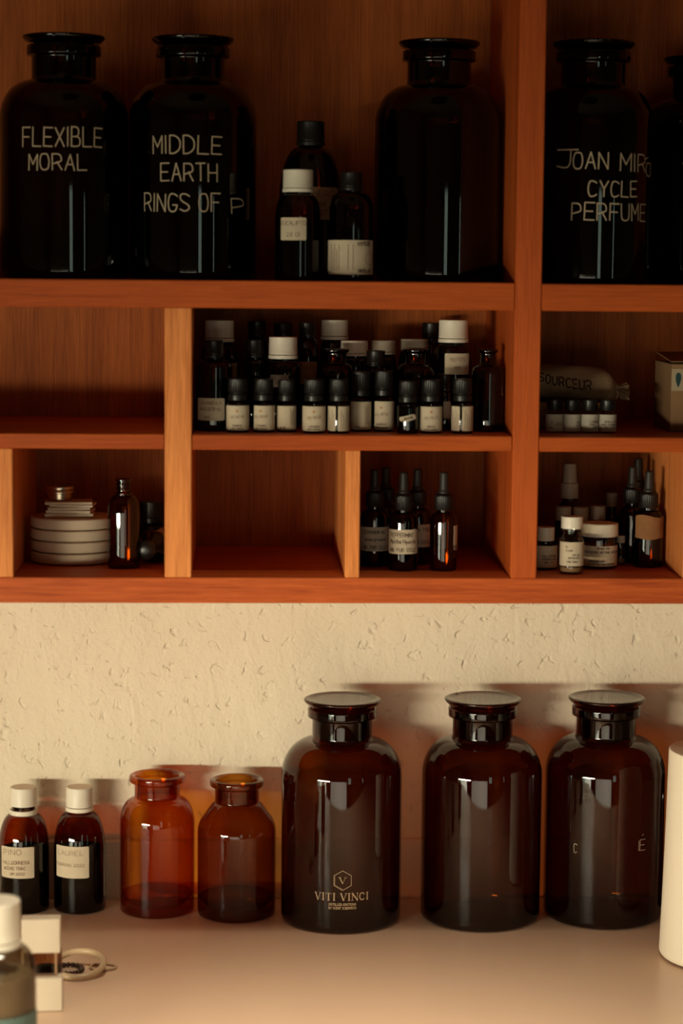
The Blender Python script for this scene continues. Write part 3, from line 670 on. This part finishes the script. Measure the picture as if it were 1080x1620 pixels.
label(t, .0078, -.2, .6, .010, .024, 'label_grey')

# ------------------------------------------------------------------ upper right pigeonhole
t = thing('low_box', 'low brown cardboard box behind the four small jars', 'box', (.2760, .1150, DT+.0003))
link('box_base', MB().box(-.0335, .0340, -.032, .032, 0, .016, .0005), 'cardboard', t); link('box_lid', MB().box(-.0340, .0345, -.0325, .0325, .0162, .0225, .0005), 'cardboard', t)
bag = thing('linen_bag', 'tied linen bag printed SOURCEUR lying on the low box', 'bag', (.2780, .1150, DT+.0232))
mb = MB(); nu, nv = 40, 28; vs = []
def bagr(u):
    if u < .80: return .0175*min(1, (max(0, u)/.10)**.5 if u < .1 else 1)*(1-.10*max(0, (u-.4)))
    if u < .90: return .0165*(1-((u-.80)/.10)**1.3*.78)
    return .0036+.0058*((u-.90)/.10)
rb = random.Random(3)
for i in range(nu+1):
    u = i/nu; r_ = max(.0005, bagr(u)); xx = -.036+u*.088; zc = .0155-(.006*max(0, (u-.75)/.25)) - (.004*u)
    for j in range(nv):
        a = 2*PI*j/nv; rr = r_*(1+.05*math.sin(3*a+7*u)+.04*math.sin(5*a-11*u+1)+(.25*math.sin(8*a) if u > .86 else 0))
        vs.append((xx, -rr*1.15*math.cos(a), max(.0003, zc+rr*.88*math.sin(a))))
fs = [(i*nv+j, i*nv+(j+1) % nv, (i+1)*nv+(j+1) % nv, (i+1)*nv+j) for i in range(nu) for j in range(nv)]
fs += [tuple(range(nv))[::-1], tuple(nu*nv+j for j in range(nv))]
mb.add(vs, fs); bb_ = link('cloth', mb, 'linen', bag, 60)
link('tie', MB().tube([(.0425, .0058*math.cos(a), .0075+.0056*math.sin(a)) for a in [2*PI*i/16 for i in range(16)]], .0011, 8, True), 'horn_ring', bag)
mb = MB()
for (txt, sx_, z_, h_) in [('S', -.0240, .0215, .0068), ('O', -.0185, .0200, .0070), ('U', -.0128, .0187, .0072), ('R', -.0070, .0175, .0074), ('C', -.0012, .0165, .0074), ('E', .0044, .0157, .0074), ('U', .0100, .0150, .0076), ('R', .0158, .0145, .0078)]:
    for pl in strokes(txt, h_, .55, .3):
        for p, q in zip(pl, pl[1:]):
            dx, dz = q[0]-p[0], q[1]-p[1]; L = math.hypot(dx, dz) or 1; nx, nz = -dz/L*.00065, dx/L*.00065
            def bm_(s, z):
                X = sx_+s; Z = z_-.0050+z; u = (X+.036)/.088; zc = .0155-.004*u; r_ = bagr(min(.8, u)); q_ = max(-.97, min(.97, (Z-zc)/(r_*.88))); a = math.asin(q_)
                rr = r_*(1+.05*math.sin(3*a+7*u)+.04*math.sin(5*a-11*u+1)); return (X, -rr*1.15*math.cos(a)-.0005, Z)
            mb.add([bm_(p[0]-nx, p[1]-nz), bm_(q[0]-nx, q[1]-nz), bm_(q[0]+nx, q[1]+nz), bm_(p[0]+nx, p[1]+nz)], [(0, 1, 2, 3)])
link('lettering', mb, 'ink', bb_, recalc=False)
gL = 'four small black-lidded jars in a row under the linen bag'
for i, (x, a0, a1, lns, lab) in enumerate([
    (.2590, -1.5, 1.5, [('M', -.003, .008, .0012), ('ACTIVE', .003, .0065, .0012), ('0024', -.004, .0035, .001)], 'first small black-lidded jar beside the wooden upright, under the bag'),
    (.2735, -1.3, 1.6, [('MUSC', .004, .008, .0012), ('CLEAR', .004, .0058, .0012)], 'second small black-lidded jar from the wooden upright, under the bag'),
    (.2880, -1.3, 1.6, [('LAVENDER', .003, .0085, .0013), ('PURE', 0, .0062, .0012), ('0021', .003, .0040, .0012)], 'third small black-lidded jar, with LAVENDER on its label'),
    (.3028, -1.5, 1.5, [('ABSOLUTE', .001, .0085, .0013), ('PURE LAVENDER', 0, .0062, .0011), ('05.07.2021', .001, .0040, .0012)], 'last small black-lidded jar, its label reading ABSOLUTE, farthest from the upright')]):
    t = thing('small_jar', lab, 'jar', (x, .0500+.0, DT+.0003), 0, gL)
    link('body', MB().lathe(fil([(0, .001), (.0066, 0, .001), (.0070, .0150, .002), (.0052, .0178, .001), (.0050, .0200)]), 40), 'clear_glass', t, 50)
    link('contents', MB().lathe(fil([(0, .0015), (.0062, .0015, .001), (.0062, .0120), (0, .0120)]), 30), 'residue', t, 50)
    link('lid', MB().lathe(fil([(.0050, .0185), (.0064, .0185, .0003), (.0064, .0190)])+fil([(.0064, .0255), (.0064, .0268, .0006), (0, .0268)]), 60, (.0002, .0188, .0258)), 'black_plastic', t)
    label(t, .0071, a0, a1, .0012, .0150, 'label_grey', lns, 'ink', .00025, .0003)
t = thing('carton', 'cardboard carton with a cream band and dark drop logo', 'box', (.3930, .0950, DT+.0003), 0)
link('box_body', MB().box(-.036, .036, -.034, .040, 0, .0560, .0006), 'cardboard', t)
bd = link('band', MB().box(-.0361, .0361, -.0345, -.0341, .0340, .0520, .0001), 'carton_band', t)
link('flap', MB().add([(-.037, -.036, .0575), (.037, -.036, .0585), (.037, .030, .0640), (-.037, .030, .0630), (-.037, -.036, .0582), (.037, -.036, .0592), (.037, .030, .0647), (-.037, .030, .0637)],
     [(0, 1, 2, 3), (4, 7, 6, 5), (0, 4, 5, 1), (1, 5, 6, 2), (2, 6, 7, 3), (3, 7, 4, 0)]), 'cardboard', t)
mb = MB(); n = 20
pts = [(-.0305+.0022*math.sin(2*PI*i/n)*(1-.45*math.cos(2*PI*i/n)), -.03466, .0430-.0060*math.cos(2*PI*i/n)) for i in range(n)]
mb.add(pts, [tuple(range(n))]); write(mb, [('BIO', -.0190, .0398, .0058, .62)], None, 0, .0011, y=-.0346)
link('logo', mb, 'teal_ink', bd, recalc=False)

# ------------------------------------------------------------------ lower left pigeonhole
for i in range(4):
    t = link('round_dish', MB().lathe(fil([(0, 0), (.0330, 0, .001), (.0354, .0012, .001), (.0354, .0084, .001), (.0340, .0092, .0006), (.0300, .0090, .001), (0, .0088)]), 80), 'ceramic', loc=(-.1368, .1000, GT+.0004+i*.0096))
    tag(t, ['lowest of four round cream dishes stacked in the corner pigeonhole', 'second from the bottom of the stacked round cream dishes', 'third from the bottom of the stacked round cream dishes', 'topmost of the stacked round cream dishes, under the cards'][i], 'dish', 'stack of round dishes')
zt = GT+.0004+4*.0096-.0002
for i, (dx, w_, rz, h) in enumerate([(0, .040, 2, .0034), (.001, .037, -5, .0026), (-.001, .035, 7, .0026), (.003, .036, -3, .0020), (-.0005, .039, 3, .0024)]):
    o = link('paper_card', MB().box(-w_/2, w_/2, -.014, .014, 0, h-.0002, .0003), 'card_white' if i % 2 else 'label_paper', loc=(-.1395+dx, .095, zt)); o.rotation_euler = (0, 0, math.radians(rz))
    tag(o, ['bottom card of the small paper stack on the dishes', 'second card up in the paper stack on the dishes', 'middle card of the small paper stack on the dishes', 'thin fourth card, under the top one in the stack', 'top card of the paper stack, under the metal tin'][i], 'card', 'cards stacked on the dishes'); zt += h
t = thing('metal_tin', 'round silver metal tin on top of the stacked cards', 'tin', (-.1475, .0980, zt+.0001))
link('tin_base', MB().lathe(fil([(0, 0), (.0098, 0, .0008), (.0100, .0060)]), 48), 'tin_metal', t)
link('screw_lid', MB().lathe(fil([(.0100, .0055), (.0113, .0058, .0003), (.0113, .0072, .0003), (.0108, .0076), (.0113, .0080, .0002), (.0108, .0086), (.0113, .0092, .0002), (.0113, .0118, .0008), (.0095, .0116, .0004), (0, .0116)]), 64), 'tin_metal', t)
t = thing('boston_bottle', 'open amber glass bottle with a threaded neck beside the stacked dishes', 'bottle', (-.0928, .0600, GT+.0003))
link('body', MB().lathe(fil([(0, .001), (.0095, 0, .001), (.0132, 0, .003), (.0132, .02)])+ell(.0132, .0455, .0068, .0595)+fil([(.0068, .0600), (.0070, .0615, .0005), (.0054, .0622, .0004), (.0054, .0640, .0003), (.0066, .0645, .0003), (.0066, .0655, .0003), (.0054, .0660, .0003), (.0054, .0672, .0003), (.0066, .0677, .0003), (.0066, .0687, .0003), (.0054, .0692, .0003), (.0054, .0705), (.0066, .0710, .0004), (.0066, .0728, .0005), (.0045, .0728, .0004), (.0045, .060)]), 56), 'bottle_amber', t, 50)
# bottle lying on its side with the cap towards the room, and a dark one behind
t = thing('lying_bottle', 'dark bottle lying on its side with its black cap to the front', 'bottle', (-.0740, .0640, GT+.0142), math.radians(-9))
o = link('body', MB().lathe(fil([(0, .050), (.0105, .050, .002), (.0138, .048, .003), (.0138, .017)])[::-1] if 0 else fil([(.0060, 0), (.0060, .008), (.0070, .010, .002), (.0138, .017, .006), (.0138, .058, .003), (0, .059)]), 48), 'bottle_dark', t, 50); o.rotation_euler = (-PI/2, 0, 0)
o = link('cap', MB().lathe(fil([(0, -.0085), (.0045, -.0080, .003), (.0078, -.0055, .003), (.0080, -.004)])+fil([(.0082, .006), (.0066, .0062)]), 60, (.0003, -.0045, .0062)), 'black_plastic', t); o.rotation_euler = (-PI/2, 0, 0)
o = link('label', MB().patch(.0138, .3, 1.9, .024, .046, .0006), 'label_grey', t); o.rotation_euler = (-PI/2, 0, 0)
oil(-.0735, .1500, GT, .0115, .0450, 'dark bottle standing behind the bottle on its side', 5, None)

# ------------------------------------------------------------------ dropper bottles
def dropper(x, y, z, R, H, lab, group, lbl=None, lines=(), lm='label_paper', glassmat='bottle_dark', liquid=True, wav=0.0, ink='ink'):
    t = thing('dropper_bottle', lab, 'bottle', (x, y, z+.0003), 0, group); k = H/.0804
    link('body', MB().lathe(fil([(0, .001), (R*.75, 0, .0008), (R, 0, .002), (R, .02)])+ell(R, .0395*k, R*.50, .0475*k)+[(R*.50, .0530*k), (R*.42, .0530*k)], 48), glassmat, t, 50)
    if liquid: link('liquid', MB().lathe(fil([(0, .002), (R*.9, .002, .001), (R*.9, .030*k), (0, .030*k)]), 36), 'liquid_dark', t, 50)
    link('collar', MB().lathe(fil([(.0052, .0495*k), (.0078, .0495*k, .0003), (.0078, .0502*k)])+fil([(.0077, .0600*k), (.0074, .0615*k, .0006), (.0050, .0628*k, .0005), (.0042, .0640*k)]), 72, (.0004, .0500*k, .0602*k)), 'black_plastic', t, 30)
    link('bulb', MB().lathe(fil([(.0048, .0622*k), (.0050, .0640*k, .0006), (.0041, .0655*k, .0010), (.0038, .0740*k, .003), (.0036, .0804*k, .0032), (0, .0804*k)]), 36), 'rubber', t, 50)
    link('pipette', MB().lathe(fil([(.0004, .006), (.0010, .010, .002), (.0022, .016, .002), (.0022, .0500*k)]), 16), 'clear_glass', t, 50)
    if lbl: label(t, R, lbl[0], lbl[1], lbl[2], lbl[3], lm, lines, ink, .0004, wav=wav)
    return t
gD = 'dropper bottles in the pigeonhole beside the empty one'
dropper(.1362, .0500, GT, .0122, .0804, 'dropper bottle with a handwritten label reading PEPPERMINT', gD, (-1.35, 1.15, .0140, .0340),
        [('PEPPERMINT', -.001, .0280, .0032, .55, .3, .05), ('Mentha Piperita', 0, .0225, .0034, .5, .2, .06), ('NIB  PUR  03.22', 0, .0160, .0028, .55, .3, .06)], ink='ink')
t = dropper(.1693, .0500, GT, .0112, .0806, 'amber dropper bottle standing alone with only the edge of its label showing', gD, (.75, 1.9, .0170, .0370), [('NIB', -.004, .0180, .003)], glassmat='bottle_amber', liquid=False)
dropper(.1142, .0760, GT, .0122, .0800, 'dropper bottle with a handwritten label reading GERANIUM beside the divider', gD, (-1.3, 1.3, .0130, .0330),
        [('GERANIUM AG', -.001, .0275, .0028, .55, .3, .05), ('avena preciosa', 0, .0215, .0030, .5, .2, .06), ('NIB  PUR  03.22', 0, .0150, .0026, .55, .3, .06)], 'label_grey')
dropper(.1262, .1200, GT, .0105, .0780, 'dropper bottle at the back between the GERANIUM and PEPPERMINT ones', gD)
dropper(.1506, .0870, GT, .0112, .0795, 'dropper bottle with a grey label half hidden behind the PEPPERMINT one', gD, (-1.3, 1.3, .0150, .0340), [('TEA TREE', .004, .0280, .0028), ('NIB 03.22', .004, .0180, .0026)], 'label_grey')
gR = 'dropper bottles by the side of the lower right pigeonhole'
dropper(.3430, .0740, GT, .0123, .0800, 'dropper bottle wrapped in a torn kraft paper label', gR, (-1.2, 1.5, .0240, .0430), [('10', .009, .032, .0045)], 'kraft_paper', glassmat='bottle_dark', wav=.0012, liquid=False, ink='ink_faint')
dropper(.3345, .1050, GT, .0112, .0810, 'dropper bottle at the back directly behind the kraft-labelled one', gR)
dropper(.3455, .1400, GT, .0110, .0850, 'rearmost dropper bottle in the corner behind the kraft-labelled one', gR)

# ------------------------------------------------------------------ white-capped vials and cream jar, lower right pigeonhole
def vial(x, y, R, H, cr, ch, lab, lbl=None, lines=(), mat='clear_glass', cm='white_plastic', cont='residue', contz=.3, group=None, collar=False):
    t = thing('glass_vial', lab, 'vial', (x, y, GT+.0003), 0, group)
    zc = H-ch
    link('body', MB().lathe(fil([(0, .0012), (R*.7, .0005, .0005), (R, 0, .0016), (R, zc-.010, .003), (cr*.72, zc-.0045, .001), (cr*.72, zc-.003, .0005), (cr*.86, zc-.0025, .0003), (cr*.86, zc-.001, .0003), (cr*.70, zc-.0005), (cr*.7, H-.002)]), 48), mat, t, 50)
    link('contents', MB().lathe(fil([(0, .0018), (R*.88, .0018, .001), (R*.88, H*contz), (0, H*contz)]), 30), cont, t, 50)
    link('cap', MB().lathe(fil([(cr*.8, zc), (cr, zc, .0003), (cr, zc+.0008)])+fil([(cr, H-.0012), (cr, H, .0006), (0, H)]), 64, (.00015, zc+.0006, H-.001)), cm, t)
    if lbl: label(t, R, lbl[0], lbl[1], lbl[2], lbl[3], 'label_paper', lines, 'ink', .00026)
    return t
vial(.2720, .0290, .0101, .0467, .0088, .0098, 'clear glass vial with white cap and peeling label at the front', (-1.3, 1.2, .0070, .0265),
     [('5.1', -.005, .0220, .0012), ('TL.1001', -.003, .0190, .0012), ('OXY.AU', .003, .0155, .0012), ('NUTNATUR', .001, .0130, .0012), ('FINE TONKA', 0, .0100, .0011)], contz=.12)
vial(.2545, .0560, .0098, .0348, .0072, .0112, 'white-capped vial with a cream label against the wooden upright', (-1.4, 1.5, .0020, .0200),
     [('MUL MOUSSE', .002, .0110, .0013), ('EVERNIA AOC', .002, .0085, .0013), ('1042  TX', .001, .0058, .0012)], mat='bottle_amber')
t = thing('cosmetic_jar', 'wide jar with a white lid, label reading RASPBERRY KETONE NATURAL', 'jar', (.3010, .0680, GT+.0003))
link('body', MB().lathe(fil([(0, .0015), (.0130, 0, .001), (.0148, 0, .003), (.0148, .0250, .002), (.0128, .0275)]), 56), 'bottle_amber', t, 50)
link('contents', MB().lathe(fil([(0, .002), (.0135, .002, .002), (.0135, .0215), (0, .0215)]), 40), 'residue', t, 50)
link('lid', MB().lathe(fil([(.0125, .0262), (.0155, .0262, .0006), (.0155, .0372, .0018), (.0110, .0372, .0008), (.0105, .0366), (0, .0366)]), 64), 'white_plastic', t)
label(t, .0149, -1.3, 1.35, .0022, .0190, 'label_paper', [('RASPBERRY KETONE NATURAL', .001, .0130, .0017, .66), ('LOT 2021   10 ML', .001, .0165, .0010), ('STORED 10/2 2020', -.005, .0060, .0010), ('VIALS OF PURE RESIN COMPOSITION', 0, .0035, .0010)], 'ink', .0003)
t = thing('spray_bottle', 'tall beige spray bottle behind the white-capped vials', 'bottle', (.2866, .1420, GT+.0003))
link('body', MB().lathe(fil([(0, .001), (.0118, 0, .002), (.0118, .040, .004), (.0062, .048, .001), (.0062, .0520)]), 48), 'grey_glass', t, 50)
link('collar', MB().lathe(fil([(.0060, .0500), (.0078, .0500, .0005), (.0076, .0630, .0010), (.0060, .0635)]), 60), 'grey_plastic', t)
link('overcap', MB().lathe(fil([(.0060, .0630), (.0062, .0640), (.0052, .0800, .0012), (0, .0805)]), 48), 'grey_plastic', t, 50)
gV = 'row of small dim grey-capped vials behind the cream jar'
for x, h, lab in [(.2775, .0455, 'dim grey-capped vial just behind the clear front vial'), (.2925, .0450, 'middle one of three dim grey-capped vials behind the cream jar'), (.3070, .0462, 'dim grey-capped vial at the far end, behind the jar lid')]:
    vial(x, .1150, .0068, h, .0066, .0115, lab, mat='grey_glass', cm='grey_plastic', cont='grey_plastic', contz=.4, group=gV)
vial(.3265, .1600, .0068, .0530, .0052, .0120, 'shadowed grey-capped vial between the cream jar and the droppers', mat='bottle_dark', cm='grey_plastic')
vial(.3215, .0840, .0048, .0245, .0042, .0060, 'short clear tube half hidden beside the cream jar', mat='clear_glass', cm='grey_plastic', contz=.2)
